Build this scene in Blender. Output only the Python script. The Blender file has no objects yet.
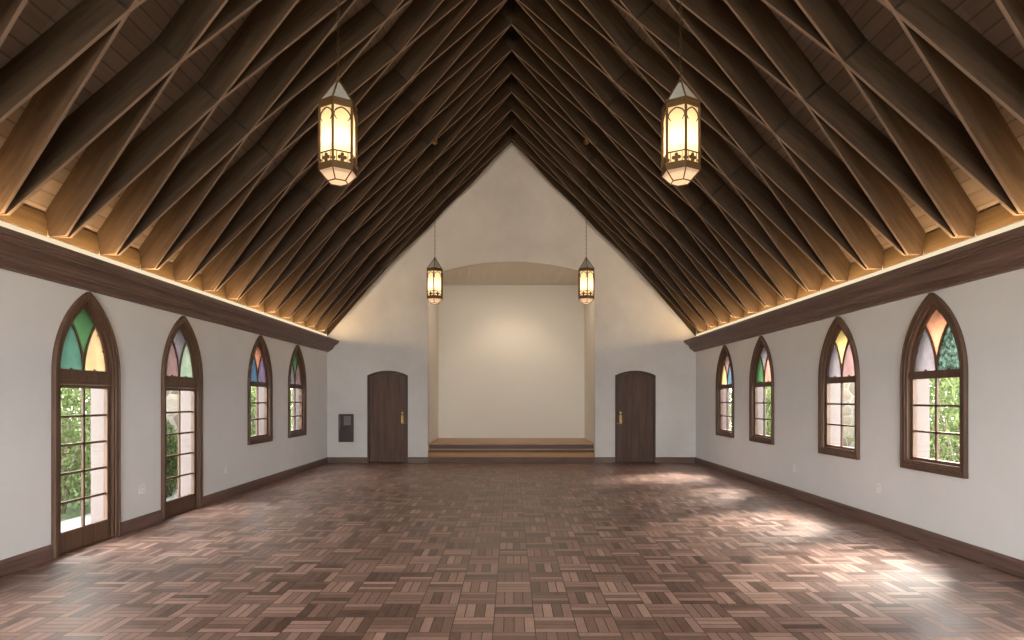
import bpy, bmesh, math, random
from mathutils import Vector, Matrix
from mathutils.geometry import tessellate_polygon

random.seed(7)
PI = math.pi
col = bpy.context.scene.collection
sc = bpy.context.scene

# ------------------------------------------------------------------ nodes / materials
class NT:
    def __init__(s, name):
        s.m = bpy.data.materials.new(name); s.m.use_nodes = True
        s.t = s.m.node_tree; s.t.nodes.clear()
        s.out = s.n('ShaderNodeOutputMaterial')
    def n(s, typ, **kw):
        nd = s.t.nodes.new(typ)
        for k, v in kw.items(): setattr(nd, k, v)
        return nd
    def l(s, a, b): s.t.links.new(a, b)
    def setin(s, sock, v):
        if hasattr(v, 'is_output'): s.l(v, sock)
        else: sock.default_value = v
    def math(s, op, a, b=0.0):
        nd = s.n('ShaderNodeMath', operation=op)
        s.setin(nd.inputs[0], a); s.setin(nd.inputs[1], b)
        return nd.outputs[0]
    def mix(s, f, a, b, mode='MIX'):
        nd = s.n('ShaderNodeMix', data_type='RGBA', blend_type=mode)
        s.setin(nd.inputs[0], f); s.setin(nd.inputs[6], a); s.setin(nd.inputs[7], b)
        return nd.outputs[2]
    def coords(s, rot=(0,0,0), scale=(1,1,1), kind='Object'):
        tc = s.n('ShaderNodeTexCoord'); mp = s.n('ShaderNodeMapping')
        m2 = s.n('ShaderNodeMapping')
        s.l(tc.outputs[kind], mp.inputs[0]); mp.inputs['Rotation'].default_value = rot
        s.l(mp.outputs[0], m2.inputs[0]); m2.inputs['Scale'].default_value = scale
        return m2.outputs[0]
    def noise(s, vec, scale, detail=4, rough=.6):
        nd = s.n('ShaderNodeTexNoise'); s.l(vec, nd.inputs['Vector'])
        nd.inputs['Scale'].default_value = scale; nd.inputs['Detail'].default_value = detail
        nd.inputs['Roughness'].default_value = rough
        return nd.outputs['Fac']
    def ramp(s, f, stops):
        nd = s.n('ShaderNodeValToRGB'); s.l(f, nd.inputs[0])
        e = nd.color_ramp.elements
        while len(e) < len(stops): e.new(.5)
        for el, (p, c) in zip(e, stops): el.position = p; el.color = (*c, 1)
        return nd.outputs[0]
    def bump(s, h, strength, dist=.01):
        nd = s.n('ShaderNodeBump'); s.l(h, nd.inputs['Height'])
        nd.inputs['Strength'].default_value = strength; nd.inputs['Distance'].default_value = dist
        return nd.outputs[0]
    def bsdf(s, color, rough=.5, spec=.5, metal=0, normal=None, coat=0):
        b = s.n('ShaderNodeBsdfPrincipled')
        s.setin(b.inputs['Base Color'], color if hasattr(color, 'is_output') else (*color, 1))
        s.setin(b.inputs['Roughness'], rough); b.inputs['Specular IOR Level'].default_value = spec
        b.inputs['Metallic'].default_value = metal; b.inputs['Coat Weight'].default_value = coat
        if normal is not None: s.l(normal, b.inputs['Normal'])
        s.l(b.outputs[0], s.out.inputs[0])
        return b

def wood(name, dark, light, rot=(0,0,0), scale=(1,12,12), rough=.5, spec=.4, k=3.0, rnd=True):
    t = NT(name)
    v = t.coords(rot, scale)
    oi = t.n('ShaderNodeObjectInfo')
    if rnd:
        add = t.n('ShaderNodeVectorMath', operation='ADD'); t.l(v, add.inputs[0])
        cmb = t.n('ShaderNodeCombineXYZ'); r = t.math('MULTIPLY', oi.outputs['Random'], 60.0)
        for i in range(3): t.l(r, cmb.inputs[i])
        t.l(cmb.outputs[0], add.inputs[1]); v = add.outputs[0]
    f = t.noise(v, k, 5, .65); g = t.noise(v, k*.35, 2, .5)
    h = t.math('ADD', t.math('MULTIPLY', f, .6), t.math('MULTIPLY', g, .4))
    c = t.ramp(h, [(.32, dark), (.68, light)])
    if rnd:
        hs = t.n('ShaderNodeHueSaturation'); t.l(c, hs.inputs['Color'])
        t.l(t.math('ADD', t.math('MULTIPLY', oi.outputs['Random'], .3), .85), hs.inputs['Value']); c = hs.outputs[0]
    t.bsdf(c, rough, spec, normal=t.bump(f, .15, .004))
    return t.m

def plaster(name, c1, c2, rough=.85, big=.6, spec=.25):
    t = NT(name); v = t.coords()
    f = t.noise(v, big, 6, .62); g = t.noise(v, 14, 5, .7)
    c = t.ramp(f, [(.3, c1), (.7, c2)])
    t.bsdf(c, rough, spec, normal=t.bump(g, .12, .006))
    return t.m

def plain(name, c, rough=.5, metal=0, spec=.5, coat=0):
    t = NT(name); v = t.coords(); f = t.noise(v, 9, 3)
    cc = t.ramp(f, [(.3, tuple(x*.88 for x in c)), (.7, tuple(min(1, x*1.1) for x in c))])
    t.bsdf(cc, rough, spec, metal, coat=coat)
    return t.m

def stained(name, c, tex=30, mott=False):
    m_ = sum(c)/3; c = tuple((x*.46 + m_*.54)*.58 for x in c)
    t = NT(name); v = t.coords(); f = t.noise(v, tex, 3, .6); g = t.noise(v, 3.0, 2)
    cc = t.ramp(g, [(.3, tuple(x*.8 for x in c)), (.7, tuple(min(1, x*1.15) for x in c))])
    if mott: cc = t.mix(1.0, cc, t.ramp(t.noise(v, 22, 4, .8), [(.42, (.45, .5, .5)), (.60, (1.6, 1.7, 1.6))]), 'MULTIPLY')
    nrm = t.bump(f, .6, .01)
    tr = t.n('ShaderNodeBsdfTranslucent'); tp = t.n('ShaderNodeBsdfTransparent'); gl = t.n('ShaderNodeBsdfGlossy')
    t.l(cc, tr.inputs[0]); t.l(nrm, tr.inputs['Normal'])
    t.l(t.mix(1.0, cc, (.8, .8, .8, 1), 'MULTIPLY'), tp.inputs[0])
    gl.inputs['Roughness'].default_value = .25; t.l(nrm, gl.inputs['Normal'])
    gl.inputs[0].default_value = (.8, .8, .8, 1)
    m1 = t.n('ShaderNodeMixShader'); m1.inputs[0].default_value = .3
    t.l(tr.outputs[0], m1.inputs[1]); t.l(tp.outputs[0], m1.inputs[2])
    m2 = t.n('ShaderNodeMixShader'); m2.inputs[0].default_value = .05
    t.l(m1.outputs[0], m2.inputs[1]); t.l(gl.outputs[0], m2.inputs[2]); t.l(m2.outputs[0], t.out.inputs[0])
    return t.m

def clear_glass():
    t = NT('clear_glass')
    tp = t.n('ShaderNodeBsdfTransparent'); tp.inputs[0].default_value = (.95, .97, .96, 1)
    gl = t.n('ShaderNodeBsdfGlossy'); gl.inputs['Roughness'].default_value = .02
    m = t.n('ShaderNodeMixShader'); m.inputs[0].default_value = .05
    t.l(tp.outputs[0], m.inputs[1]); t.l(gl.outputs[0], m.inputs[2]); t.l(m.outputs[0], t.out.inputs[0])
    return t.m

def parquet():
    t = NT('parquet'); S = .291
    tc = t.n('ShaderNodeTexCoord'); sp = t.n('ShaderNodeSeparateXYZ'); t.l(tc.outputs['Object'], sp.inputs[0])
    u = t.math('DIVIDE', t.math('ADD', sp.outputs[0], .127 + 40*S), S)
    v = t.math('DIVIDE', t.math('ADD', sp.outputs[1], -4.197 + 60*S), S)
    i = t.math('FLOOR', u); j = t.math('FLOOR', v)
    fu = t.math('FRACT', u); fv = t.math('FRACT', v)
    par = t.math('MODULO', t.math('ADD', i, j), 2.0)          # 0: strips run along Y
    ipar = t.math('SUBTRACT', 1.0, par)
    a = t.math('ADD', t.math('MULTIPLY', fu, ipar), t.math('MULTIPLY', fv, par))   # across strips
    b = t.math('ADD', t.math('MULTIPLY', fv, ipar), t.math('MULTIPLY', fu, par))   # along strips
    a4 = t.math('MULTIPLY', a, 4.0); k = t.math('FLOOR', a4); fa = t.math('FRACT', a4)
    cmb = t.n('ShaderNodeCombineXYZ'); t.l(i, cmb.inputs[0]); t.l(j, cmb.inputs[1]); t.l(k, cmb.inputs[2])
    wn = t.n('ShaderNodeTexWhiteNoise', noise_dimensions='3D'); t.l(cmb.outputs[0], wn.inputs['Vector'])
    wn2 = t.n('ShaderNodeTexWhiteNoise', noise_dimensions='2D'); t.l(cmb.outputs[0], wn2.inputs['Vector'])
    # grain
    gv = t.n('ShaderNodeCombineXYZ')
    t.l(t.math('ADD', t.math('MULTIPLY', a4, 3.5), t.math('MULTIPLY', wn.outputs[0], 90)), gv.inputs[0])
    t.l(t.math('MULTIPLY', b, 1.2), gv.inputs[1]); t.l(t.math('MULTIPLY', wn.outputs[0], 37), gv.inputs[2])
    gr = t.noise(gv.outputs[0], 2.2, 4, .6)
    tone = t.math('ADD', t.math('MULTIPLY', wn.outputs[0], .62), t.math('ADD', t.math('MULTIPLY', gr, .30), t.math('MULTIPLY', wn2.outputs[0], .10)))
    c = t.ramp(tone, [(.16, (.085, .042, .030)), (.40, (.20, .112, .084)), (.64, (.30, .175, .134)), (.88, (.45, .28, .22))])
        # gaps
    d1 = t.math('MINIMUM', fa, t.math('SUBTRACT', 1.0, fa)); g1 = t.math('LESS_THAN', d1, .045)
    d2 = t.math('MINIMUM', b, t.math('SUBTRACT', 1.0, b)); g2 = t.math('LESS_THAN', d2, .010)
    gap = t.math('MAXIMUM', g1, g2)
    c = t.mix(t.math('MULTIPLY', gap, .85), c, (.03, .016, .012, 1))
    rg = t.math('ADD', .36, t.math('MULTIPLY', wn.outputs[0], .16))
    hgt = t.math('SUBTRACT', t.math('MULTIPLY', gr, .3), gap)
    t.bsdf(c, rg, .45, normal=t.bump(hgt, .25, .002))
    return t.m

def rubble():
    t = NT('rubble_stone'); v = t.coords()
    vo = t.n('ShaderNodeTexVoronoi', feature='DISTANCE_TO_EDGE'); t.l(v, vo.inputs['Vector']); vo.inputs['Scale'].default_value = 4.5
    vc = t.n('ShaderNodeTexVoronoi'); t.l(v, vc.inputs['Vector']); vc.inputs['Scale'].default_value = 4.5
    se = t.n('ShaderNodeSeparateColor'); t.l(vc.outputs['Color'], se.inputs[0])
    base = t.ramp(se.outputs[0], [(.1, (.045, .035, .026)), (.5, (.085, .066, .05)), (.9, (.12, .10, .08))])
    c = t.mix(t.math('LESS_THAN', vo.outputs['Distance'], .04), base, (.13, .12, .11, 1))
    t.bsdf(c, .9, .2, normal=t.bump(vo.outputs['Distance'], .6, .05))
    return t.m

def leafmat(name, c1, c2):
    t = NT(name)
    v = t.coords(); f = t.noise(v, 5, 3, .7)
    c = t.ramp(f, [(.3, c1), (.7, c2)])
    d = t.n('ShaderNodeBsdfDiffuse'); tr = t.n('ShaderNodeBsdfTranslucent')
    t.l(c, d.inputs[0]); t.l(c, tr.inputs[0])
    m = t.n('ShaderNodeMixShader'); m.inputs[0].default_value = .45
    t.l(d.outputs[0], m.inputs[1]); t.l(tr.outputs[0], m.inputs[2]); t.l(m.outputs[0], t.out.inputs[0])
    return t.m

def emit(name, c, s, tex=0):
    t = NT(name); e = t.n('ShaderNodeEmission')
    if tex:
        v = t.coords(scale=(8, 8, 1.2)); f = t.noise(v, tex, 3)
        t.l(t.ramp(f, [(.25, tuple(x*.75 for x in c)), (.7, c)]), e.inputs[0])
    else: e.inputs[0].default_value = (*c, 1)
    e.inputs[1].default_value = s
    g = t.n('ShaderNodeBsdfGlossy'); g.inputs['Roughness'].default_value = .3; g.inputs[0].default_value = (.1, .1, .1, 1)
    a = t.n('ShaderNodeAddShader'); t.l(e.outputs[0], a.inputs[0]); t.l(g.outputs[0], a.inputs[1]); t.l(a.outputs[0], t.out.inputs[0])
    return t.m

SL = math.radians(46.5)
M = {}
M['floor'] = parquet()
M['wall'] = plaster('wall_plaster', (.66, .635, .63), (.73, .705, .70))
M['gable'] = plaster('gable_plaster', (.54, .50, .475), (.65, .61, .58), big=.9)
M['alcove'] = plaster('alcove_plaster', (.62, .575, .51), (.65, .605, .54), big=.4)
M['ext'] = plaster('exterior_plaster', (.135, .108, .102), (.155, .126, .119))
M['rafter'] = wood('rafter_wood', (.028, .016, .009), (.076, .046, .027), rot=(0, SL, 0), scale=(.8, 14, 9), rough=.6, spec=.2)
M['rafter_edge_lit'] = wood('rafter_edge_lit_wood', (.165, .112, .086), (.265, .188, .146), rot=(0, SL, 0), scale=(.8, 14, 9), rough=.55, spec=.3, rnd=False)  # lighter bottom edges: light bouncing off the floor, painted into the wood
M['block'] = wood('blocking_wood', (.06, .036, .018), (.115, .072, .038), scale=(12, 1, 12), rough=.6, spec=.2)
M['trim'] = wood('trim_wood', (.078, .041, .031), (.185, .108, .086), scale=(14, .7, 14), rough=.42, spec=.45, rnd=False)
M['trim_x'] = wood('trim_wood_across', (.075, .042, .028), (.15, .09, .062), scale=(.7, 14, 14), rough=.42, spec=.45, rnd=False)
M['frame'] = wood('window_frame_wood', (.066, .033, .020), (.14, .078, .051), scale=(14, 14, .9), rough=.45, spec=.28)
M['door'] = wood('door_wood', (.052, .027, .018), (.13, .073, .050), scale=(11, 11, .6), rough=.5, spec=.22)
M['door_frame'] = wood('door_frame_wood', (.045, .025, .017), (.085, .049, .034), scale=(16, 16, .8), rough=.5, spec=.3)
M['oak'] = wood('oak_wood', (.34, .18, .085), (.50, .28, .14), scale=(.8, 12, 12), rough=.4, spec=.4)
M['riser'] = wood('riser_wood', (.05, .024, .015), (.11, .055, .035), scale=(.8, 12, 12), rough=.5, spec=.3)
M['brass'] = plain('aged_brass', (.34, .21, .08), .32, 1.0)
M['bronze'] = plain('lantern_bronze', (.115, .062, .022), .5, .5)
M['seam_shade'] = plain('seam_shade_dark', (.016, .011, .009), .6, .1)  # near-black for the shade painted along rafter seams
M['chain'] = plain('dark_chain', (.07, .045, .022), .5, .6)
M['roofglass'] = plain('grey_lantern_glass', (.36, .34, .30), .25, 0, .5)
M['white'] = plain('white_plastic', (.78, .77, .75), .35)
M['slot'] = plain('outlet_slot', (.3, .29, .28), .5)
M['black'] = plain('black_gloss_panel', (.05, .035, .032), .22, 0, .6, .4)
M['paper'] = plain('grey_panel_window', (.16, .13, .125), .15, 0, .5, .3)
M['glass'] = clear_glass()
M['concrete'] = plaster('pale_concrete', (.14, .14, .136), (.17, .17, .166))
M['lawn'] = plain('lawn_green', (.04, .07, .02), .9)
M['stone'] = rubble()
M['leaf'] = leafmat('leaf_green', (.038, .062, .02), (.155, .18, .08))
M['leaf_dark'] = leafmat('leaf_deep_green', (.028, .045, .018), (.085, .11, .043))
M['bark'] = wood('bark_brown', (.05, .035, .025), (.12, .09, .06), scale=(8, 8, 1))
def lampglass(name, c, e, em):
    t = NT(name); v = t.coords(scale=(6, 6, 1)); f = t.noise(v, 4, 3)
    tr = t.n('ShaderNodeBsdfTranslucent'); t.l(t.ramp(f, [(.3, tuple(x*.9 for x in c)), (.7, c)]), tr.inputs[0])
    em_ = t.n('ShaderNodeEmission'); em_.inputs[0].default_value = (*em, 1); em_.inputs[1].default_value = e
    a = t.n('ShaderNodeAddShader'); t.l(tr.outputs[0], a.inputs[0]); t.l(em_.outputs[0], a.inputs[1])
    g = t.n('ShaderNodeBsdfGlossy'); g.inputs['Roughness'].default_value = .3
    m = t.n('ShaderNodeMixShader'); m.inputs[0].default_value = .05
    t.l(a.outputs[0], m.inputs[1]); t.l(g.outputs[0], m.inputs[2]); t.l(m.outputs[0], t.out.inputs[0])
    return t.m
M['lantern'] = lampglass('lantern_lit_glass', (.95, .80, .55), .34, (1.0, .76, .42))
M['lantern_low'] = lampglass('lantern_bottom_glass', (.9, .72, .58), .36, (1.0, .70, .48))
M['led'] = emit('led_tape', (1.0, .84, .58), .88)

# decking: boards running along Y
def deckmat():
    t = NT('deck_boards')
    tc = t.n('ShaderNodeTexCoord'); sp = t.n('ShaderNodeSeparateXYZ'); t.l(tc.outputs['Object'], sp.inputs[0])
    s = t.math('DIVIDE', t.math('ABSOLUTE', sp.outputs[0]), .095)
    i = t.math('FLOOR', s); f = t.math('FRACT', s)
    cmb = t.n('ShaderNodeCombineXYZ'); t.l(i, cmb.inputs[0])
    t.l(t.math('FLOOR', t.math('DIVIDE', sp.outputs[1], 2.4)), cmb.inputs[1])
    wn = t.n('ShaderNodeTexWhiteNoise', noise_dimensions='2D'); t.l(cmb.outputs[0], wn.inputs['Vector'])
    v = t.coords(scale=(16, .8, 16)); g = t.noise(v, 2.5, 4)
    tone = t.math('ADD', t.math('MULTIPLY', wn.outputs[0], .45), t.math('MULTIPLY', g, .5))
    c = t.ramp(tone, [(.1, (.085, .060, .048)), (.9, (.19, .14, .115))])
    gap = t.math('LESS_THAN', t.math('MINIMUM', f, t.math('SUBTRACT', 1.0, f)), .06)
    c = t.mix(t.math('MULTIPLY', gap, .45), c, (.012, .008, .006, 1))
    t.bsdf(c, .65, .2)
    return t.m
M['deck'] = deckmat()

SG = dict(
    green=stained('green_stained_glass', (.16, .42, .15)), teal=stained('teal_stained_glass', (.16, .42, .30)),
    amber=stained('amber_stained_glass', (.90, .62, .24)), yellow=stained('yellow_stained_glass', (.90, .62, .12)),
    orange=stained('orange_stained_glass', (.85, .36, .14)), pink=stained('pink_stained_glass', (.50, .29, .27)),
    lilac=stained('lilac_stained_glass', (.37, .31, .33)), palegreen=stained('pale_green_stained_glass', (.50, .62, .42)),
    purple=stained('purple_stained_glass', (.42, .28, .48)), blue=stained('blue_stained_glass', (.14, .34, .48)),
    darkgreen=stained('textured_dark_green_glass', (.17, .25, .21), 55, True), salmon=stained('salmon_stained_glass', (.80, .38, .24)))

# ------------------------------------------------------------------ mesh builder
class MB:
    def __init__(s): s.v = []; s.f = []; s.mi = []
    def add(s, vs, fs, mi=0):
        o = len(s.v); s.v += [tuple(v) for v in vs]; s.f += [tuple(i + o for i in f) for f in fs]; s.mi += [mi]*len(fs)
        return s
    def box(s, a, b, mi=0):
        x0, y0, z0 = a; x1, y1, z1 = b
        vs = [(x0,y0,z0),(x1,y0,z0),(x1,y1,z0),(x0,y1,z0),(x0,y0,z1),(x1,y0,z1),(x1,y1,z1),(x0,y1,z1)]
        return s.add(vs, [(0,3,2,1),(4,5,6,7),(0,1,5,4),(1,2,6,5),(2,3,7,6),(3,0,4,7)], mi)
    def prism(s, loops, d0, d1, m=lambda u, z, d: (u, d, z), mi=0, side_mi=None):
        if side_mi is None: side_mi = mi
        pts = [p for L in loops for p in L]; n = len(pts)
        tri = tessellate_polygon([[Vector((p[0], p[1], 0)) for p in L] for L in loops])
        vs = [m(p[0], p[1], d0) for p in pts] + [m(p[0], p[1], d1) for p in pts]
        s.add(vs, [tuple(t) for t in tri] + [tuple(i + n for i in reversed(t)) for t in tri], mi)
        o = len(s.v) - 2*n; k = 0
        for L in loops:
            for i in range(len(L)):
                a = k + i; b = k + (i + 1) % len(L)
                s.f.append((o+a, o+b, o+b+n, o+a+n)); s.mi.append(side_mi)
            k += len(L)
        return s
    def tube(s, pts, r, n=8, mi=0, caps=True):
        pts = [Vector(p) for p in pts]; rings = []
        for i, p in enumerate(pts):
            d = (pts[min(i+1, len(pts)-1)] - pts[max(i-1, 0)]).normalized()
            up = Vector((0,0,1)) if abs(d.z) < .9 else Vector((1,0,0))
            a = d.cross(up).normalized(); b = d.cross(a)
            rr = r[i] if isinstance(r, (list, tuple)) else r
            rings.append([p + rr*(math.cos(2*PI*k/n)*a + math.sin(2*PI*k/n)*b) for k in range(n)])
        fs = []
        for i in range(len(pts)-1):
            for k in range(n):
                fs.append((i*n+k, i*n+(k+1)%n, (i+1)*n+(k+1)%n, (i+1)*n+k))
        if caps: fs += [tuple(range(n)), tuple((len(pts)-1)*n + k for k in reversed(range(n)))]
        return s.add([v for R in rings for v in R], fs, mi)
    def lathe(s, prof, n=12, c=(0,0), ang=0, mi=0, x=False):
        # prof: (r, z); n sides around z (or around x axis when x)
        vs = []; fs = []
        for r, z in prof:
            for k in range(n):
                t = ang + 2*PI*k/n
                vs.append((c[0] + r*math.cos(t), c[1] + r*math.sin(t), z))
        for i in range(len(prof)-1):
            for k in range(n): fs.append((i*n+k, i*n+(k+1)%n, (i+1)*n+(k+1)%n, (i+1)*n+k))
        fs += [tuple(reversed(range(n))), tuple((len(prof)-1)*n + k for k in range(n))]
        return s.add(vs, fs, mi)
    def build(s, name, mats, parent=None, loc=(0,0,0), rz=0, smooth=False, bevel=0):
        me = bpy.data.meshes.new(name); me.from_pydata(s.v, [], s.f)
        mats = mats if isinstance(mats, list) else [mats]
        for m in mats: me.materials.append(m)
        me.polygons.foreach_set('material_index', s.mi)
        bm = bmesh.new(); bm.from_mesh(me); bmesh.ops.recalc_face_normals(bm, faces=bm.faces); bm.to_mesh(me); bm.free()
        if smooth: me.polygons.foreach_set('use_smooth', [True]*len(me.polygons))
        me.update()
        o = bpy.data.objects.new(name, me); col.objects.link(o); o.location = loc; o.rotation_euler = (0, 0, rz)
        if parent: o.parent = parent
        if bevel:
            b = o.modifiers.new('edge', 'BEVEL'); b.width = bevel; b.segments = 2; b.limit_method = 'ANGLE'
        return o

def tag(o, label=None, cat=None, group=None, kind=None):
    if label: o['label'] = label
    if cat: o['category'] = cat
    if group: o['group'] = group
    if kind: o['kind'] = kind
    return o
def empty(name, loc, rz=0):
    o = bpy.data.objects.new(name, None); col.objects.link(o); o.location = loc; o.rotation_euler = (0, 0, rz)
    o.empty_display_size = .1
    return o
def copy_tree(o, parent=None):
    c = o.copy(); col.objects.link(c)
    if parent: c.parent = parent
    for ch in list(o.children): copy_tree(ch, c)
    return c
def ordinal(n): return ['zeroth', 'first', 'second', 'third', 'fourth', 'fifth', 'sixth', 'seventh', 'eighth', 'ninth', 'tenth',
                        'eleventh', 'twelfth', 'thirteenth', 'fourteenth', 'fifteenth', 'sixteenth', 'seventeenth', 'eighteenth', 'nineteenth'][n]

# ------------------------------------------------------------------ room dimensions
WX = 4.61; WT = .24; BY = 15.3; FY = -5.0
WINS = [6.635, 8.55, 11.19, 13.12]; WINS_R = [6.68, 8.60, 11.24, 13.17]; REAR_FILL = [4.03, 2.08, -.57, -2.52]  # last list: unseen side openings, added to bring in more daylight
ZS = 1.87; RO = 1.04; WO = .51
def gothic(w, R, z0, n=14):
    a0 = math.acos((w - R)/R) if False else None
    h = math.sqrt(R*R - (R-w)**2)
    th = math.asin(h/R)
    L = [(w, z0)]
    for i in range(n+1):
        t = th*i/n; L.append((w - R + R*math.cos(t), ZS + R*math.sin(t)))
    for i in range(n-1, -1, -1):
        t = th*i/n; L.append((-(w - R + R*math.cos(t)), ZS + R*math.sin(t)))
    L.append((-w, z0))
    return L

# floor
tag(MB().box((-5.0, FY, -.12), (5.0, BY+.3, 0)).build('floor', M['floor']), 'reddish brown basket-weave parquet floor filling the hall', 'floor', kind='structure')

# side walls
def side_wall(sgn, name, label, doors):
    outer = [(FY-.3, -.12), (BY+.3, -.12), (BY+.3, 3.30), (FY-.3, 3.30)]
    loops = [outer]
    for i, yc in enumerate((WINS if sgn < 0 else WINS_R) + REAR_FILL):
        isdoor = yc in doors
        loops.append([(yc + u, z) for u, z in gothic(.42, RO - WO + .42, 0.0 if isdoor else .86)])
    m = lambda u, z, d: (sgn*(WX + d), u, z)
    b = MB().prism(loops, 0, WT, m, 0, 1)
    # the outer skin is exterior plaster too
    o = b.build(name, [M['wall'], M['ext']])
    tag(o, label, 'wall', kind='structure')
LD = [6.635, 8.55, 4.03, 2.08]
side_wall(-1, 'wall_left', 'white plaster side wall with two pointed glazed doors', LD)
side_wall(1, 'wall_right', 'white plaster side wall with four pointed windows', [])

# end wall
def seg_arch(x0, x1, zs, zc, n=12):
    w = (x1-x0)/2; s = zc - zs; R = (w*w + s*s)/(2*s); cx = (x0+x1)/2; cz = zc - R
    th = math.asin(w/R)
    return [(cx + R*math.sin(th - 2*th*i/n), cz + R*math.cos(th - 2*th*i/n)) for i in range(n+1)]   # right to left
AX0, AX1, AZS, AZC = -2.09, 2.09, 4.68, 5.04
DOORS = [(-3.605, -2.59), (2.59, 3.605)]
notch = list(reversed(seg_arch(AX0, AX1, AZS, AZC)))       # left to right
outer = [(-4.9, -.12), (AX0, -.12)] + notch + [(AX1, -.12), (4.9, -.12), (4.9, 3.20), (3.32, 5.05), (0, 8.36), (-3.32, 5.05), (-4.9, 3.20)]
loops = [outer]
for x0, x1 in DOORS:
    loops.append([(x1, 0)] + seg_arch(x0, x1, 2.19, 2.31) + [(x0, 0)])
mY = lambda u, z, d: (u, BY + d, z)
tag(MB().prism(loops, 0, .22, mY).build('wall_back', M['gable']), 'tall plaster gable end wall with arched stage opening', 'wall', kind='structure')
# rear wall; its wide glazed window is unseen, added to daylight the hall
tag(MB().prism([[(-4.9, -.12), (4.9, -.12), (4.9, 3.20), (3.32, 5.05), (0, 8.36), (-3.32, 5.05), (-4.9, 3.20)], [(-3.2, .4), (3.2, .4), (3.2, 3.4), (1.6, 4.9), (-1.6, 4.9), (-3.2, 3.4)]], 0, .2, lambda u, z, d: (u, FY - d, z)).build('wall_rear', M['wall']), 'plaster wall behind the viewer', 'wall', kind='structure')
b = MB(); ol = [(-3.2, .4), (3.2, .4), (3.2, 3.4), (1.6, 4.9), (-1.6, 4.9), (-3.2, 3.4)]
b.prism([ol, [(x*.965, .5 + (z-.4)*.955) for x, z in ol]], -.03, .12, lambda u, z, d: (u, FY - d, z))
for x in (-1.6, 0, 1.6): b.box((x-.03, FY-.1, .45), (x+.03, FY-.02, 4.85))
for z in (1.5, 2.6): b.box((-3.15, FY-.1, z-.03), (3.15, FY-.02, z+.03))
rw = b.build('window_rear_fill', M['frame']); tag(rw, 'added wide glazed window behind the viewer, for fill daylight', 'window', kind='structure')
MB().prism([ol], .05, .055, lambda u, z, d: (u, FY - d, z)).build('clear_pane', M['glass'], rw)

# alcove
AY = 17.5
tag(MB().box((-2.5, AY, -.12), (2.5, AY+.15, 5.3)).build('wall_alcove_back', M['alcove']), 'cream back wall of the stage alcove lit from above', 'wall', kind='structure')
tag(MB().box((-2.29, BY+.22, -.12), (AX0, AY, 5.3)).build('wall_alcove_left', M['alcove']), 'cream left side wall of the stage alcove', 'wall', kind='structure')
tag(MB().box((AX1, BY+.22, -.12), (2.29, AY, 5.3)).build('wall_alcove_right', M['alcove']), 'cream right side wall of the stage alcove', 'wall', kind='structure')
arch = seg_arch(AX0-.01, AX1+.01, AZS, AZC, 16)
b = MB(); n = len(arch)
vs = [(x, BY+.2, z) for x, z in arch] + [(x, AY+.02, 4.86) for x, z in arch] + [(x, BY+.2, z+.2) for x, z in arch] + [(x, AY+.02, 5.2) for x, z in arch]
fs = []
for i in range(n-1):
    fs += [(i, i+1, n+i+1, n+i), (2*n+i, 3*n+i, 3*n+i+1, 2*n+i+1), (i, 2*n+i, 2*n+i+1, i+1), (n+i, n+i+1, 3*n+i+1, 3*n+i)]
b.add(vs, fs); tag(b.build('ceiling_alcove', M['alcove']), 'cream ceiling of the stage alcove', 'ceiling', kind='structure')

# roof deck
ZD = 3.48
b = MB(); dz = 1.048
XE = 4.4; ZE = 3.21
pr = [(-4.95, 3.027), (-3.30, 4.941), (0, 8.284), (3.30, 4.941), (4.95, 3.027)]
prof = pr + [(x, z+.14) for x, z in reversed(pr)]
vs = [(x, FY-.3, z) for x, z in prof] + [(x, BY+.3, z) for x, z in prof]
b.add(vs, [(q, q+1, 8-q, 9-q) for q in range(4)] + [(10+q, 19-q, 18-q, 11+q) for q in range(4)] + [(i, (i+1) % 10, (i+1) % 10 + 10, i+10) for i in range(10)])
tag(b.build('ceiling', M['deck']), 'dark board decking of the steep pitched roof above the rafters', 'ceiling', kind='structure')

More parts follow.
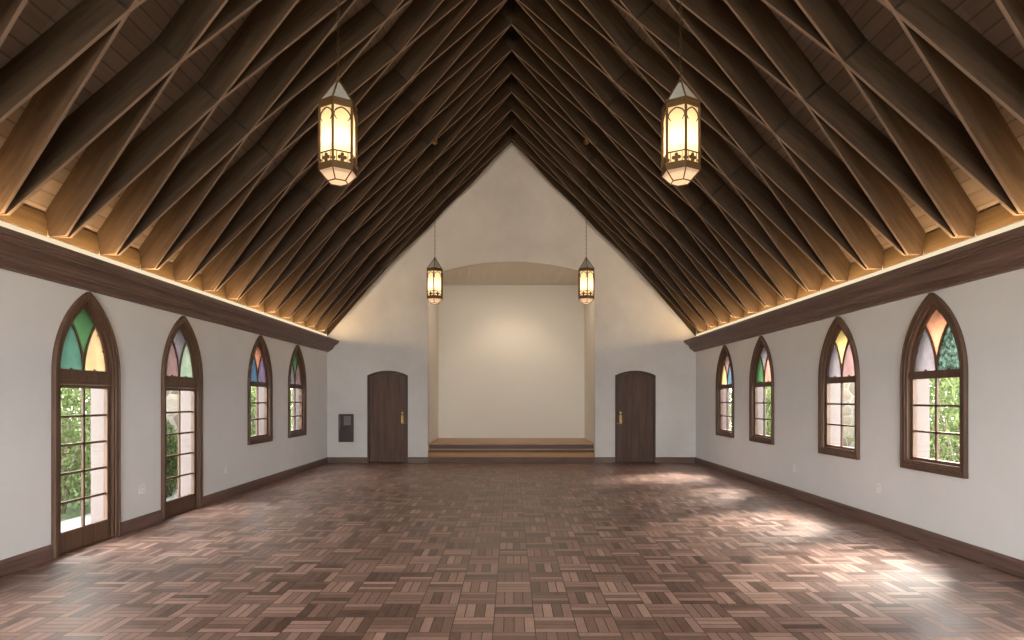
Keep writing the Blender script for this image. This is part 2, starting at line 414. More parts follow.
# ------------------------------------------------------------------ rafters
P = .755; Y0 = 5.32
M1, M2 = 1.16, 1.013; X1 = 3.084; ZN = ZE + M1*(XE - X1); DEP = .297
N1 = Vector((M1, 0, 1)).normalized(); N2 = Vector((M2, 0, 1)).normalized()     # for side +1, outward = +x
def rafter(side, lean, k):
    def pt(x, y, z): return Vector((side*x, y, z))
    ty = Y0 + k*P + lean*.03; ny = Y0 + (k + .5*lean)*P; ry = Y0 + (k + 1.5*lean)*P
    a1 = (ny-ty)/(XE-X1); a2 = (ry-ny)/X1
    xo = XE + .7; xi = -.3
    st = [(xo, ty - a1*.7, ZE - M1*.7), (X1, ny, ZN), (xi, ry + a2*.3, ZN + M2*(X1+.3))]
    nb = (N1+N2).normalized(); nb = nb*(1/nb.dot(N1)); ns = [N1, nb, N2]
    B = [Vector(p) for p in st]; T = [p + n*(DEP-.004) for p, n in zip(B, ns)]
    th = .0165; vs = []
    for q in range(3):
        d = (B[min(q+1, 2)] - B[max(q-1, 0)]).normalized(); sd = d.cross(ns[q].normalized()).normalized()*th
        for p in (B[q]-sd, B[q]+sd, T[q]+sd, T[q]-sd): vs.append(pt(p.x, p.y, p.z))
    fs = [(0,1,2,3), (8,9,10,11)]
    for q in range(2):
        for e in range(4): fs.append((q*4+e, q*4+(e+1) % 4, q*4+4+(e+1) % 4, q*4+4+e))
    origin = Vector((side*XE, ty, ZE)); ang = math.atan2(ry-ty, -side*XE)
    rot = Matrix.Rotation(ang, 4, 'Z'); W = Matrix.Translation(origin) @ rot; Wi = W.inverted(); Ri = rot.inverted()
    me = bpy.data.meshes.new('rafter'); me.from_pydata([Wi @ v for v in vs], [], fs)
    me.materials.append(M['rafter']); me.materials.append(M['rafter_edge_lit'])
    bm = bmesh.new(); bm.from_mesh(me); bmesh.ops.recalc_face_normals(bm, faces=bm.faces)
    cuts = [(Vector((side*4.578, 0, 0)), Vector((side, 0, 0))), (Vector((side*.004, 0, 0)), Vector((-side, 0, 0))),
            (Vector((0, BY - .045, 0)), Vector((0, 1, 0))), (Vector((0, 0, ZE)), Vector((0, 0, -1))),
            (Vector((side*X1, BY-.045, ZN)) + Vector((side*N2.x, 0, N2.z))*.13, Vector((-side*N2.x*2, 1, -N2.z*2)))]
    for co, no in cuts:
        r = bmesh.ops.bisect_plane(bm, geom=bm.verts[:] + bm.edges[:] + bm.faces[:], plane_co=Wi @ co, plane_no=Ri @ no, clear_outer=True)
        ed = [g for g in r['geom_cut'] if isinstance(g, bmesh.types.BMEdge)]
        if ed:
            try: bmesh.ops.edgenet_fill(bm, edges=ed)
            except Exception: pass
    if len(bm.verts) < 6: bm.free(); bpy.data.meshes.remove(me); return None
    bmesh.ops.recalc_face_normals(bm, faces=bm.faces)
    for f in bm.faces: f.material_index = 1 if -.97 < f.normal.z < -.5 else 0  # undersides get the lighter colour painted for floor bounce
    bm.to_mesh(me); bm.free()
    o = bpy.data.objects.new('rafter', me); col.objects.link(o); o.location = origin; o.rotation_euler = (0, 0, ang)
    sn = 'left' if side < 0 else 'right'
    if k <= 13: where = f'{ordinal(14-k)} foot from end wall'
    else: where = 'footless piece against gable wall'
    l = f'plank rafter on {sn} roof slope rising {"away from" if lean > 0 else "toward"} the viewer, {where}'
    tag(o, l, 'rafter', f'plank rafters of the {sn} roof slope')
    if lean > 0:      # dark strips painting in the shaded seam where two planks cross
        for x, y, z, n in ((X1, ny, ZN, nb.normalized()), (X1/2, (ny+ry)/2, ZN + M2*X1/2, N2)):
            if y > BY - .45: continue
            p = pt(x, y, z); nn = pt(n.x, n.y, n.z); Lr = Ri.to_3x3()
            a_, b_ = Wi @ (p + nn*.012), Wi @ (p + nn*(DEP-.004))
            MB().tube([a_, b_], .0265, 6).build('shade_strip', M['seam_shade'], o)['label'] = 'dark strip painting the shaded seam where two rafters cross'
    return o
for side in (-1, 1):
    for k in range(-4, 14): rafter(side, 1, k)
    for k in range(-3, 15): rafter(side, -1, k)
# rake boards against the gable wall
for side in (-1, 1):
    lo = [(4.60, ZE - .2*M1 + .19), (X1, ZN + .18), (0, ZN + M2*X1 + .17)]
    hi = [(0, 8.277), (3.30, 4.935), (4.60, 3.427)]
    b = MB().prism([lo + hi], BY-.04, BY, lambda u, z, d: (side*u, d, z))
    tag(b.build('rake_board', M['rafter']), f'dark wooden rake board along the gable wall on the {"left" if side<0 else "right"} roof slope', 'rake board')
# blocking boards between the rafter feet
for side in (-1, 1):
    sn = 'left' if side < 0 else 'right'
    for k in range(-4, 13):
        y0 = Y0 + k*P + .028; y1 = Y0 + (k+1)*P - .028
        b = MB().box((0, 0, 0), (.028, y1-y0, .215)) if side < 0 else MB().box((-.028, 0, 0), (0, y1-y0, .215))
        o = b.build('blocking_board', M['block'], loc=(side*(WX-.001), y0, ZE), bevel=.003)
        tag(o, f'brown blocking board above {sn} cornice, in the {ordinal(13-k)} rafter bay from the end wall', 'blocking board', f'blocking boards above the {sn} cornice')

# crown / cornice with cove trough
cp = [(0, 2.777), (.055, 2.777), (.06, 2.80), (.085, 2.80), (.10, 2.825), (.125, 2.838), (.15, 2.842), (.152, 2.866), (.168, 2.87), (.172, 2.90), (.19, 2.93), (.222, 2.955),
      (.25, 2.962), (.252, 2.982), (.275, 2.985), (.28, 3.003), (.30, 3.005), (.302, 3.06), (.272, 3.06), (.268, 3.02), (0, 3.02)]
for side, nm in ((-1, 'trim_1'), (1, 'trim_2')):
    b = MB().prism([cp], FY, BY, lambda u, z, d: (side*(WX-u), d, z))
    tag(b.build(nm, M['trim']), f'dark stained wooden cornice along the {"left" if side<0 else "right"} wall hiding the cove lights', 'cornice', kind='structure')
    t = MB().box((side*(WX-.0), FY+.05, 3.150), (side*(WX-.012), BY-.01, 3.205))
    tag(t.build('cove_light', M['led']), f'long glowing warm cove light strip above the {"left" if side<0 else "right"} cornice', 'light')

# baseboards
def base_prof(b, x0, x1, y, thick=.02):   # along X, back wall
    b.prism([[(0, 0), (-thick, 0), (-thick, .125), (-thick*.5, .145), (0, .145)]], x0, x1, lambda u, z, d: (d, y+u, z))
bb = MB()
for x0, x1 in ((-4.61, -3.605), (-2.59, -2.09), (2.09, 2.59), (3.605, 4.61)): base_prof(bb, x0, x1, BY)
tag(bb.build('baseboard_back', M['trim_x']), 'dark wooden baseboard along the end wall', 'baseboard', kind='structure')
for side, nm, segs in ((-1, 'baseboard_left', None), (1, 'baseboard_right', None)):
    b = MB(); cuts = sorted(LD) if side < 0 else []
    y = FY
    spans = []
    for c in cuts: spans.append((y, c-.51)); y = c+.51
    spans.append((y, BY))
    for y0, y1 in spans:
        b.prism([[(0, 0), (.022, 0), (.022, .12), (.012, .145), (0, .145)]], y0, y1, lambda u, z, d: (side*(WX-u), d, z))
    tag(b.build(nm, M['trim']), f'dark wooden baseboard along the {nm[10:]} wall', 'baseboard', kind='structure')

# ------------------------------------------------------------------ windows and glazed doors
def ring(wo, wi, zo, zi, y0, y1, b):
    b.prism([gothic(wo, RO-WO+wo, zo), gothic(wi, RO-WO+wi, zi)], y0, y1)
def uring(wo, wi, z0, y0, y1, b):
    a = gothic(wo, RO-WO+wo, z0); c = gothic(wi, RO-WO+wi, z0)
    b.prism([a + list(reversed(c))], y0, y1)
WG = .368; RG = RO - WO + WG
def zcurve(kind, z):
    s = math.sqrt(max(0, RG*RG - (z-ZS)**2))
    return -WG + RG - s if kind == 'main' else -RG + s
def stained_panes(root, zb, cols, names):
    zm = ZS + math.sqrt(RG*RG - (RG - WG/2)**2); za = ZS + math.sqrt(RG*RG - (RG-WG)**2)
    N = 12
    zz = [zb + (zm-zb)*i/N for i in range(N+1)]
    for s, c, nm in ((1, cols[0], names[0]), (-1, cols[2], names[2])):
        L = [(s*zcurve('main', z), z) for z in zz] + [(s*zcurve('branch', z), z) for z in reversed(zz[:-1])]
        o = MB().prism([L], .036, .042).build('stained_pane', SG[c], root)
        o['label'] = f'{nm} stained glass pane'
    z2 = [zm + (za-zm)*i/N for i in range(N+1)]
    left = [(zcurve('branch', z), z) for z in zz] + [(zcurve('main', z), z) for z in z2[1:]]
    right = [(-x, z) for x, z in reversed(left[:-1])]
    L = left + right
    if abs(left[0][0]) < 1e-3: L = L[:-1]
    o = MB().prism([L], .036, .042).build('stained_pane', SG[c_ := cols[1]], root)
    o['label'] = f'{names[1]} stained glass pane'
    # tracery
    b = MB(); tw = .012
    for s in (1, -1):
        inn = []; out = []
        for i in range(N+1):
            z = zz[0] + (zm-zz[0])*i/N; r = z - ZS
            t = math.asin(min(1, r/RG))
            inn.append((s*(-RG + (RG-tw)*math.cos(t)), ZS + (RG-tw)*math.sin(t)))
            out.append((s*(-RG + (RG+tw)*math.cos(t)), ZS + (RG+tw)*math.sin(t)))
        b.prism([inn + list(reversed(out))], .022, .056)
        # small cusps on the tracery
        for fr in (.45, .8):
            z = zz[0] + (zm-zz[0])*fr; x = s*zcurve('branch', z)
            b.lathe([(.013, .024), (.013, .054)], 8)
            vs = b.v[-16:]; b.v[-16:] = [(x + v[0], v[2], z + v[1]) for v in vs]
            xm = s*(zcurve('main', z) + .008)
            b.lathe([(.012, .024), (.012, .054)], 8)
            vs = b.v[-16:]; b.v[-16:] = [(xm + v[0], v[2], z + v[1]) for v in vs]
    for x in (-.18, 0, .18):
        b.box((x-.012, .024, zb-.005), (x+.012, .054, zb+.018))
    b.build('tracery', M['frame'], root)

def make_window(name, side, yc, cols, names, label, glass_door=False):
    root = empty(name, (side*WX, yc, 0), PI/2 if side < 0 else -PI/2)
    tag(root, label, 'door' if glass_door else 'window', kind='structure')
    b = MB()
    if glass_door:
        uring(.51, .445, 0, -.038, .0, b); uring(.51, .488, 0, -.05, -.038, b)
        b.build('frame', M['frame'], root, bevel=.006)
        j = MB(); uring(.445, .418, 0, -.024, .07, j); j.build('jamb', M['frame'], root)
        tr = MB().box((-.418, -.005, 1.755), (.418, .06, 1.912)).box((-.418, -.012, 1.80), (.418, -.002, 1.86))
        tr.build('transom', M['frame'], root, bevel=.004)
        s = MB(); uring(.418, WG-.002, 1.912, .012, .062, s); s.build('arch_sash', M['frame'], root)
        d = MB()
        d.prism([[(-.417, .012), (.417, .012), (.417, 1.752), (-.417, 1.752)], [(-.36, .225), (.36, .225), (.36, 1.715), (-.36, 1.715)]], .008, .055)
        lf = d.build('door_leaf', M['frame'], root, bevel=.004)
        z0, z1, rows, wg, zb = .225, 1.715, 5, .36, 1.912
        h = MB().box((-.402, -.004, .93), (-.378, .008, 1.09)); h.tube([(-.39, -.004, 1.04), (-.39, -.04, 1.04), (-.30, -.045, 1.04)], .008)
        h.build('handle', M['bronze'], lf)
        th = MB().box((-.445, -.02, 0.0), (.445, .1, .011)); th.build('threshold', M['frame'], root)
        gp = lf
    else:
        ring(.51, .445, .80, .875, -.038, .0, b); ring(.51, .488, .80, .83, -.05, -.038, b)
        b.build('frame', M['frame'], root, bevel=.006)
        j = MB(); ring(.445, .418, .87, .90, -.024, .07, j); j.build('jamb', M['frame'], root)
        sl = MB().box((-.512, -.048, .795), (.512, .0, .855)); sl.build('sill', M['frame'], root, bevel=.006)
        tr = MB().box((-.418, -.002, 1.825), (.418, .06, 1.912)); tr.build('transom', M['frame'], root, bevel=.004)
        s = MB(); ring(.418, WG-.002, .89, .935, .012, .062, s); s.build('sash', M['frame'], root)
        z0, z1, rows, wg, zb = .935, 1.825, 3, WG, 1.912
        gp = root
    m = MB().box((-.014, .022, z0), (.014, .046, z1))
    for i in range(1, rows):
        z = z0 + (z1-z0)*i/rows; m.box((-wg, .022, z-.012), (wg, .046, z+.012))
    m.build('glazing_bars', M['frame'], gp)
    MB().box((-wg, .034, z0), (wg, .038, z1)).build('clear_pane', M['glass'], gp)
    stained_panes(root, zb, cols, names)
    return root

W = [  # side, index, colours left/top/right, words, label
 (-1, 0, ('teal','green','amber'), ('blue-green','green','amber'), 'tall pointed glazed door nearest the viewer, blue-green, green and amber top panes'),
 (-1, 1, ('pink','lilac','palegreen'), ('pink','lilac grey','pale green'), 'pointed glazed door farther along left wall, pink, lilac and pale green top panes'),
 (-1, 2, ('blue','orange','purple'), ('blue','orange','purple'), 'pointed window on left wall with blue, orange and purple panes'),
 (-1, 3, ('lilac','green','pink'), ('lilac','green','pink'), 'pointed window on left wall nearest end wall with green and pink panes'),
 (1, 0, ('lilac','orange','darkgreen'), ('lilac grey','orange','textured dark green'), 'pointed window nearest the viewer on right wall with orange and dark green panes'),
 (1, 1, ('lilac','yellow','pink'), ('lilac grey','yellow','pinkish grey'), 'pointed window on right wall with a yellow top pane'),
 (1, 2, ('green','lilac','salmon'), ('green','lilac','salmon'), 'pointed window on right wall with green, lilac and salmon panes'),
 (1, 3, ('yellow','pink','blue'), ('yellow','pink','blue'), 'pointed window on right wall nearest end wall with yellow, pink and blue panes')]
wn = 0; dn = 2
for side, i, cols, names, label in W:
    isd = side < 0 and i < 2
    if isd: dn += 1; nm = f'door_{dn}'
    else: wn += 1; nm = f'window_{wn}'
    make_window(nm, side, (WINS if side < 0 else WINS_R)[i], cols, names, label, isd)
for side in (-1, 1):
    for i, yc in enumerate(REAR_FILL):
        isd = side < 0 and yc in LD
        if isd: dn += 1; nm = f'door_{dn}'
        else: wn += 1; nm = f'window_{wn}'
        make_window(nm, side, yc, ('green','amber','lilac'), ('green','amber','lilac'),
            f'pointed {"glazed door" if isd else "window"} on the {"left" if side<0 else "right"} wall outside the picture, added for daylight, {ordinal(i+1)} behind the nearest one shown', isd)

# ------------------------------------------------------------------ end wall doors
for n_, (x0, x1) in enumerate(DOORS):
    lft = n_ == 0; cx = (x0+x1)/2; w = (x1-x0)/2
    root = empty(f'door_{n_+1}', (cx, BY, 0))
    tag(root, f'dark wooden arched door in the end wall {"left" if lft else "right"} of the stage', 'door', kind='structure')
    o = [(w, 0)] + seg_arch(-w, w, 2.19, 2.31) + [(-w, 0)]
    inn = [(w-.05, 0)] + seg_arch(-w+.05, w-.05, 2.145, 2.26) + [(-w+.05, 0)]
    MB().prism([o + list(reversed(inn))], -.012, .16).build('frame', M['door_frame'], root, bevel=.004)
    lf = MB()
    lx0, lx1 = -w+.052, w-.052
    leafl = [(lx1, .012)] + seg_arch(lx0, lx1, 2.143, 2.258) + [(lx0, .012)]
    lf.prism([leafl], .035, .08)
    lo = lf.build('door_leaf', M['door'], root)
    s = 1 if lft else -1
    hx = s*(w-.145)
    h = MB().box((hx-.028, .025, .97), (hx+.028, .036, 1.17)).box((hx-.02, .022, 1.17), (hx+.02, .036, 1.20))
    h.lathe([(.024, 0), (.024, .022)], 14); vs = h.v[-28:]; h.v[-28:] = [(hx + v[0], .014 + v[2], 1.255 + v[1]) for v in vs]
    h.tube([(hx, .03, .99), (hx, -.03, .99), (hx + s*.05, -.036, .99), (hx + s*.11, -.03, .985)], .011)
    h.build('handle', M['brass'], lo)
    for z in (.25, 1.15, 1.95):
        MB().tube([(-s*(w-.05), .032, z-.05), (-s*(w-.05), .032, z+.05)], .009).build('hinge', M['bronze'], lo)

tag(MB().box((-4.9, BY+.225, -.1), (-2.3, BY+.3, 2.7)).build('wall_light_seal_left', M['wall']), 'added wall sealing out daylight behind the left door', 'wall', kind='structure')  # unseen backing walls, added to stop daylight leaking past the door leaves
tag(MB().box((2.3, BY+.225, -.1), (4.9, BY+.3, 2.7)).build('wall_light_seal_right', M['wall']), 'added wall sealing out daylight behind the right door', 'wall', kind='structure')
# black panel left of the left door
root = empty('wall_panel', (-4.13, BY, .525)); tag(root, 'dark flush panel with small grey window mounted on end wall by left door', 'wall panel')
MB().prism([[(-.19, 0), (.19, 0), (.19, .70), (-.19, .70)], [(-.165, .025), (.165, .025), (.165, .675), (-.165, .675)]], -.03, 0).build('frame', M['black'], root, bevel=.003)
MB().box((-.165, -.018, .025), (.165, 0, .675)).build('panel', M['black'], root)
MB().box((-.06, -.022, .42), (.12, -.018, .65)).build('small_window', M['paper'], root)
MB().box((-.075, -.028, .405), (.135, -.0185, .42)).box((-.075, -.028, .65), (.135, -.0185, .662)).box((-.075, -.028, .42), (-.062, -.0185, .65)).box((.122, -.028, .42), (.135, -.0185, .65)).build('trim_ring', M['black'], root)

# outlets
def outlet(side, y, z, w, label):
    root = empty('wall_outlet', (side*WX, y, z), PI/2 if side < 0 else -PI/2); tag(root, label, 'outlet', 'white wall outlets')
    MB().box((-w/2, -.007, -.06), (w/2, 0, .06)).build('cover_plate', M['white'], root, bevel=.003)
    g = max(1, round(w/.07))
    for k in range(g):
        cx = (k - (g-1)/2)*.046
        for dz_ in (-.026, .026):
            q = MB().box((cx-.016, -.0085, dz_-.019), (cx+.016, -.006, dz_+.019))
            q.box((cx-.010, -.0095, dz_-.008), (cx-.006, -.0068, dz_+.008), 1).box((cx+.006, -.0095, dz_-.008), (cx+.010, -.0068, dz_+.008), 1)
            q.build('socket', [M['white'], M['slot']], root)
outlet(-1, 7.63, .48, .125, 'white double wall outlet between the two glazed doors')
outlet(-1, 9.87, .47, .075, 'small white wall outlet beyond the second glazed door')
outlet(1, 7.68, .48, .075, 'small white wall outlet between the two nearest right windows')
outlet(1, 9.96, .47, .075, 'small white wall outlet midway along right wall, far from viewer')

# ------------------------------------------------------------------ stage steps
root = empty('stage_steps', (0, BY, 0)); tag(root, 'wooden stage platform with broad steps filling the cream alcove', 'stage')
X = 2.088
MB().box((-X, .225, .445), (X, AY-BY-.001, .485)).box((-X, .20, .445), (X, .225, .485)).build('platform_top', M['oak'], root, bevel=.004)
MB().box((-X, .235, .335), (X, .26, .445)).build('riser', M['riser'], root)
MB().box((-X, .135, .315), (X, .26, .338)).build('tread', M['oak'], root, bevel=.004)
MB().box((-X, .16, .245), (X, .18, .315)).build('riser', M['riser'], root)
b = MB().prism([[(.0, .148), (.16, .148), (.16, .247), (.085, .247)]], -X, X, lambda u, z, d: (d, u, z)); b.build('tread', M['oak'], root)
MB().box((-X, -.02, 0), (X, .1, .147)).build('riser', M['riser'], root, bevel=.003)

# ------------------------------------------------------------------ lanterns
def hexv(r, k, a0=-PI/2): t = a0 + k*PI/3; return (r*math.cos(t), r*math.sin(t))
def make_lantern():
    root = empty('pendant_lantern', (0, 0, 0))
    R = .150; z0 = .078; z1 = .135; z2 = .578; z3 = .632; zt = .825
    ringl = lambda ro, ri, za, zb, b: b.prism([[hexv(ro, k) for k in range(6)], [hexv(ri, k) for k in range(6)]], za, zb, lambda u, v, d: (u, v, d))
    b = MB(); ringl(R+.008, R-.03, z0, z1-.012, b); ringl(R+.002, R-.03, z1-.012, z1, b)
    b.build('lower_band', M['bronze'], root)
    b = MB(); ringl(R+.006, R-.03, z2+.01, z3-.012, b); ringl(R+.012, R-.03, z3-.012, z3, b); ringl(R+.004, R-.03, z2, z2+.01, b)
    b.build('upper_band', M['bronze'], root)
    b = MB()
    for k in range(6):
        x, y = hexv(R, k); b.tube([(x, y, z1), (x, y, z2)], .0105, 6)
    b.build('corner_posts', M['bronze'], root)
    # glass
    g = MB(); rg = R-.012
    for k in range(6):
        a = hexv(rg, k); c = hexv(rg, k+1)
        g.add([(a[0], a[1], z1-.01), (c[0], c[1], z1-.01), (c[0], c[1], z2+.01), (a[0], a[1], z2+.01)], [(0,1,2,3)])
    g.build('glass_panels', M['lantern'], root)
    # arches, rail and quatrefoil gallery per face
    b = MB(); gb = MB()
    for k in range(6):
        a = Vector((*hexv(R-.004, k), 0)); c = Vector((*hexv(R-.004, k+1), 0)); u = (c-a).normalized(); Lf = (c-a).length
        nrm = Vector((u.y, -u.x, 0))
        mp = lambda s, z: a + u*s + Vector((0, 0, z))
        w = Lf/2 - .008; cx = Lf/2
        for s_ in (1, -1):
            pts = []
            for i in range(9):
                t = i/8*math.radians(62); pts.append(mp(cx + s_*(w*1.0 - 1.85*w*(1-math.cos(t))), .50 + 1.1*w*math.sin(t)))
            b.tube(pts, .006, 5)
        b.tube([mp(.004, .50), mp(.03, .46)], [.006, .003], 5); b.tube([mp(Lf-.004, .50), mp(Lf-.03, .46)], [.006, .003], 5)
        ar = b; b = gb
        b.tube([mp(.0, .215), mp(Lf, .215)], .006, 5)
        # gallery ornament
        for (ds, dz_, rr) in ((0, .190, .015), (-.022, .168, .015), (.022, .168, .015), (0, .146, .015), (0, .168, .012)):
            p = mp(cx+ds, dz_)
            b.tube([p - nrm*.003, p + nrm*.006], rr, 8)
        for s_ in (-1, 1):
            b.tube([mp(cx+s_*.045, z1), mp(cx+s_*.045, .215)], .003, 5)
            p = mp(cx+s_*.066, .155); b.tube([p - nrm*.003, p + nrm*.005], .013, 8)
        b = ar
    b.build('arch_tracery', M['bronze'], root); gb.build('gallery_rail', M['bronze'], root)
    # bottom taper
    b = MB(); r2 = .082
    for k in range(6):
        a = hexv(R, k); c = hexv(R, k+1); a2 = hexv(r2, k); c2 = hexv(r2, k+1)
        b.add([(*a, z0), (*c, z0), (*c2, .008), (*a2, .008)], [(0,3,2,1)])
    b.add([(*hexv(r2, k), .008) for k in range(6)], [(5,4,3,2,1,0)])
    b.build('bottom_glass', M['lantern_low'], root)
    b = MB()
    for k in range(6):
        b.tube([(*hexv(R+.003, k), z0), (*hexv(r2, k), .006)], .0055, 5); b.tube([(*hexv(r2, k), .006), (*hexv(r2, k+1), .006)], .0055, 5)
    b.build('bottom_frame', M['bronze'], root)
    # roof
    b = MB(); r1 = .022
    for k in range(6):
        b.add([(*hexv(R-.005, k), z3), (*hexv(R-.005, k+1), z3), (*hexv(r1, k+1), zt-.01), (*hexv(r1, k), zt-.01)], [(0,1,2,3)])
    b.build('roof_glass', M['roofglass'], root)
    b = MB()
    for k in range(6): b.tube([(*hexv(R, k), z3), (*hexv(r1, k), zt-.01)], .007, 5)
    b.lathe([(.03, zt-.02), (.026, zt), (.01, zt+.01), (.013, zt+.025), (.006, zt+.04)], 10)
    b.build('roof_frame', M['bronze'], root)
    d = bpy.data.lights.new('bulb', 'POINT'); d.energy = 2.0; d.color = (1.0, .83, .55); d.shadow_soft_size = .03
    lo = bpy.data.objects.new('bulb', d); col.objects.link(lo); lo.parent = root; lo.location = (0, 0, .33)
    # candles bulbs inside rims are hidden by opaque glowing glass; chain to the roof
    b = MB(); ztop = 6.335 - 3.345; z = zt+.035; i = 0
    while z < ztop - .05:
        pts = []
        for j in range(9):
            t = 2*PI*j/8; p = (.011*math.cos(t), .024*math.sin(t))
            pts.append((p[0], 0, z+.02+p[1]) if i % 2 else (0, p[0], z+.02+p[1]))
        b.tube(pts, .0032, 4, caps=False); z += .040; i += 1
    b.build('chain', M['chain'], root)
    b = MB().lathe([(.012, ztop-.08), (.045, ztop-.055), (.05, ztop-.02), (.05, ztop)], 12)
    b.build('ceiling_canopy', M['brass'], root, smooth=False)
    return root
LX = 1.385; LZ = 3.345
proto = make_lantern()
for i, (x, y, lab) in enumerate(((-LX, 4.95, 'large lit brass lantern hanging at upper left, nearest the viewer'), (LX, 4.95, 'large lit brass lantern hanging at upper right, nearest the viewer'),
        (-LX, 11.2, 'lit brass lantern hanging far away left of the stage arch'), (LX, 11.2, 'lit brass lantern hanging far away right of the stage arch'),
        (-LX, -1.2, 'added lit brass lantern behind the viewer on the left, for fill'), (LX, -1.2, 'added lit brass lantern behind the viewer on the right, for fill'))):  # last pair hangs out of view, added as fill light
    o = proto if i == 0 else copy_tree(proto)
    o.location = (x - .017, y, LZ); tag(o, lab, 'lantern', 'hanging hexagonal lanterns')

# ------------------------------------------------------------------ outside
tag(MB().box((-30, -15, -.30), (30, 40, -.16)).build('ground', M['lawn']), 'green lawn outside the windows', 'lawn', kind='structure')
for s in (-1, 1):
    tag(MB().box((s*4.93, -8, -.16), (s*6.1, 20, -.06)).build('path', M['concrete']), f'pale paved path outside the {"left" if s<0 else "right"} wall', 'path', kind='structure')
    b = MB(); b.box((s*5.95, 11.3, -.15), (s*7.3, 12.1, 2.9)).box((s*5.9, 11.25, 2.9), (s*7.35, 12.15, 3.0))
    tag(b.build('stone_wall', M['stone']), f'rubble stone wall outside seen through the {"second glazed door" if s<0 else "second right window"}', 'stone wall')

def leaves(nl, seed, size=.09):
    rnd = random.Random(seed); b = MB()
    # tiers of drooping sprays
    sprays = []
    for i in range(nl//26):
        th = rnd.uniform(0, 2*PI); z = rnd.uniform(.12, 1.0); rmax = math.sqrt(max(.03, 1 - (2*z-1.05)**2))
        r = rmax*rnd.uniform(.35, 1.0)**.6
        sprays.append((r*math.cos(th), r*math.sin(th), z, th))
    for (sx, sy, sz, th) in sprays:
        for j in range(26):
            q = rnd.uniform(-.22, .22); p = rnd.uniform(-.26, .26)
            c = Vector((sx + q*math.cos(th) - p*math.sin(th), sy + q*math.sin(th) + p*math.cos(th), sz - .25*abs(q) - .12*abs(p) + rnd.uniform(-.03, .03)))
            d = Vector((rnd.uniform(-1, 1), rnd.uniform(-1, 1), rnd.uniform(-.6, .2))).normalized()
            e = d.cross(Vector((rnd.uniform(-.5, .5), rnd.uniform(-.5, .5), 1))).normalized()
            L = size*rnd.uniform(.7, 1.3); w = L*.28
            b.add([c - d*L*.5, c + e*w, c + d*L*.5, c - e*w], [(0,1,2,3)])
    return b
fol = {}
def shrub(name, loc, sc_, lab, kind, rz=0, group=None, cat='shrub'):
    root = empty(name, loc, rz); tag(root, lab, cat, group)
    if kind not in fol:
        o = leaves(19000, 3 if kind == 'leaf' else 9, .050 if kind == 'leaf' else .085).build('foliage', M[kind], root)
        fol[kind] = o
    else:
        o = fol[kind].copy(); col.objects.link(o); o.parent = root
    o.scale = sc_
    b = MB(); rnd = random.Random(int(abs(loc[1])*100))
    for k in range(5):
        a = rnd.uniform(0, 2*PI)
        b.tube([(0, 0, 0), (.15*math.cos(a)*sc_[0], .15*math.sin(a)*sc_[0], .35*sc_[2]), (.5*math.cos(a)*sc_[0], .5*math.sin(a)*sc_[0], .75*sc_[2])], [.04, .028, .008], 6)
    b.build('stem', M['bark'], root)
g = 'shrubs and small trees outside the windows'
for q, (x, y) in enumerate(((-14.2, 15.5), (-10.5, 21.5), (14.2, 15.5), (10.5, 21.5))):
    shrub('garden_tree', (x, y, -.16), (2.6, 2.6, 5.0), f'deep green background tree outside the {"left" if x < 0 else "right"} windows, the {["nearer", "farther"][q % 2]} one', 'leaf_dark', q*1.1, g, 'tree')
shrub('maple_shrub', (-6.9, 9.4, -.16), (1.2, 1.3, 2.5), 'bright green layered shrub outside nearest left glazed door', 'leaf', .3, g)
shrub('maple_shrub', (-9.6, 12.6, -.16), (1.9, 1.9, 3.6), 'tall green shrub behind the layered one outside nearest glazed door', 'leaf', 1.3, g)
shrub('garden_shrub', (-6.2, 10.4, -.16), (.6, .5, 1.5), 'low dark green bush before the stone wall outside second glazed door', 'leaf_dark', 2.1, g)
shrub('maple_shrub', (-7.0, 16.6, -.16), (1.2, 1.3, 2.6), 'bright green shrub outside the left window with orange pane', 'leaf', 4.1, g)
shrub('maple_shrub', (6.9, 9.5, -.16), (1.2, 1.3, 2.5), 'bright green shrub outside the nearest right window', 'leaf', 5.0, g)
shrub('maple_shrub', (9.7, 12.8, -.16), (1.9, 1.9, 3.6), 'tall green shrub behind, outside the nearest right window', 'leaf', 2.6, g)
shrub('maple_shrub', (7.1, 16.4, -.16), (1.2, 1.3, 2.6), 'bright green shrub outside the right window with green and salmon panes', 'leaf', .9, g)

# ------------------------------------------------------------------ light
w = bpy.data.worlds.new('sky'); sc.world = w; w.use_nodes = True
nt = w.node_tree; nt.nodes.clear()
out = nt.nodes.new('ShaderNodeOutputWorld'); bg = nt.nodes.new('ShaderNodeBackground')
bg.inputs[0].default_value = (.985, .975, .985, 1); bg.inputs[1].default_value = 24.0
nt.links.new(bg.outputs[0], out.inputs[0])

def light(name, typ, loc, energy, color, rot=None, target=None, **kw):
    d = bpy.data.lights.new(name, typ); d.energy = energy; d.color = color
    for k, v in kw.items():
        if k == 'portal': d.cycles.is_portal = v
        else: setattr(d, k, v)
    o = bpy.data.objects.new(name, d); col.objects.link(o); o.location = loc
    if target is not None:
        o.rotation_euler = (Vector(target) - Vector(loc)).to_track_quat('-Z', 'Y').to_euler()
    elif rot: o.rotation_euler = rot
    return o
SUN = 74.0
light('sun', 'SUN', (8, 8, 10), SUN, (1.0, .95, .88), target=Vector((8, 8, 10)) + Vector((-1.29, -.75, -1.35)), angle=math.radians(34))
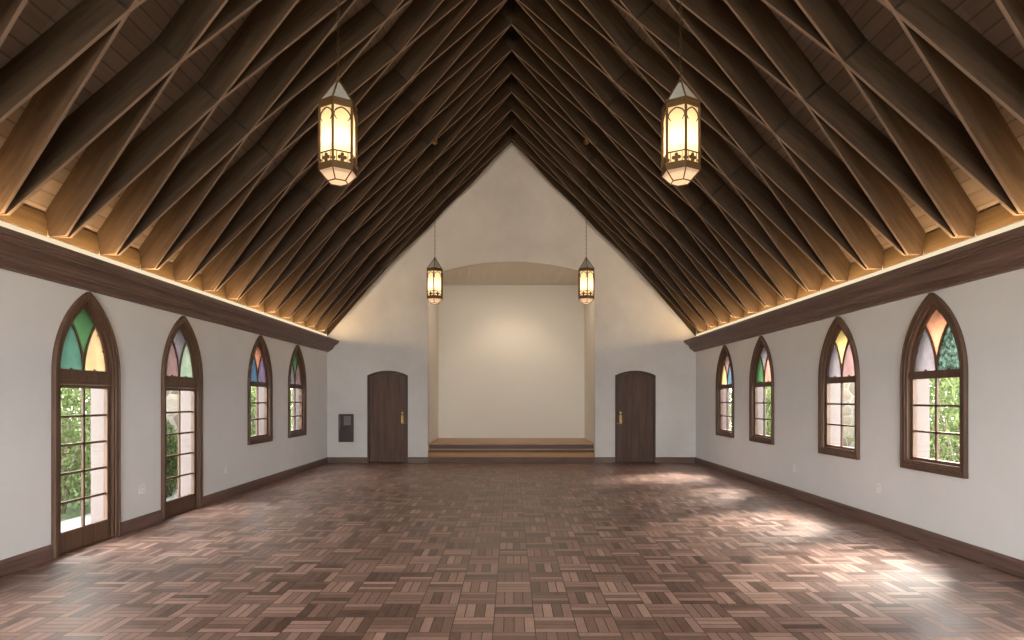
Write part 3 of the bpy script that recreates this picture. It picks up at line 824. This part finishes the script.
# portals at the openings
for s in (-1, 1):
    for yc in WINS + REAR_FILL:
        isd = s < 0 and yc in LD
        z0 = 0.1 if isd else .9
        o = light('sky_portal', 'AREA', (s*(WX+WT+.02), yc, (z0+2.65)/2), 1, (1, 1, 1), target=(0, yc, (z0+2.65)/2), shape='RECTANGLE', size=.9, size_y=2.65-z0, portal=True)
light('sky_portal', 'AREA', (0, FY-.25, 2.65), 1, (1, 1, 1), target=(0, 5, 2.65), shape='RECTANGLE', size=6.4, size_y=4.5, portal=True)
# cove lights behind the cornice lip
WARM = (1.0, .68, .33)
for s in (-1, 1):
    for y0, y1 in ((-4.9, 0), (0, 5), (5, 10), (10, 14.9)):
        d = light('cove_lamp', 'AREA', (s*4.47, (y0+y1)/2, 3.076), 84, WARM, shape='RECTANGLE', size=.03, size_y=y1-y0)
        # local -Z points up and inward
        nrm = Vector((-s*.35, 0, 1)).normalized(); ly = Vector((0, 1, 0)); z = -nrm; x = ly.cross(z)
        d.rotation_euler = Matrix((x, ly, z)).transposed().to_euler()
# downlight hidden behind the arch washing the alcove
light('stage_downlight', 'SPOT', (0, 15.7, 4.74), 84, (1.0, .81, .58), target=(0, 17.5, 1.45), spot_size=math.radians(88), spot_blend=.75, shadow_soft_size=.15)
light('stage_strip_lamp', 'AREA', (0, 15.72, 4.66), 33, (1.0, .84, .66), target=(0, 15.95, 1.5), shape='RECTANGLE', size=3.2, size_y=.08)

# ------------------------------------------------------------------ camera, view
cam = bpy.data.cameras.new('camera'); co = bpy.data.objects.new('camera', cam); col.objects.link(co)
co.location = (0, 0, 1.6); co.rotation_euler = (PI/2, 0, 0)
cam.sensor_width = 36; cam.lens = 612/1024*36; cam.shift_y = (399-320)/1024; cam.shift_x = .0005; cam.clip_end = 200
sc.camera = co
sc.view_settings.view_transform = 'Standard'; sc.view_settings.look = 'None'; sc.view_settings.gamma = 1
sc.view_settings.use_curve_mapping = False; sc.view_settings.exposure = 0.0
sc.cycles.use_denoising = True; sc.cycles.max_bounces = 10; sc.cycles.diffuse_bounces = 6; sc.cycles.transparent_max_bounces = 12
sc.cycles.sample_clamp_indirect = 8
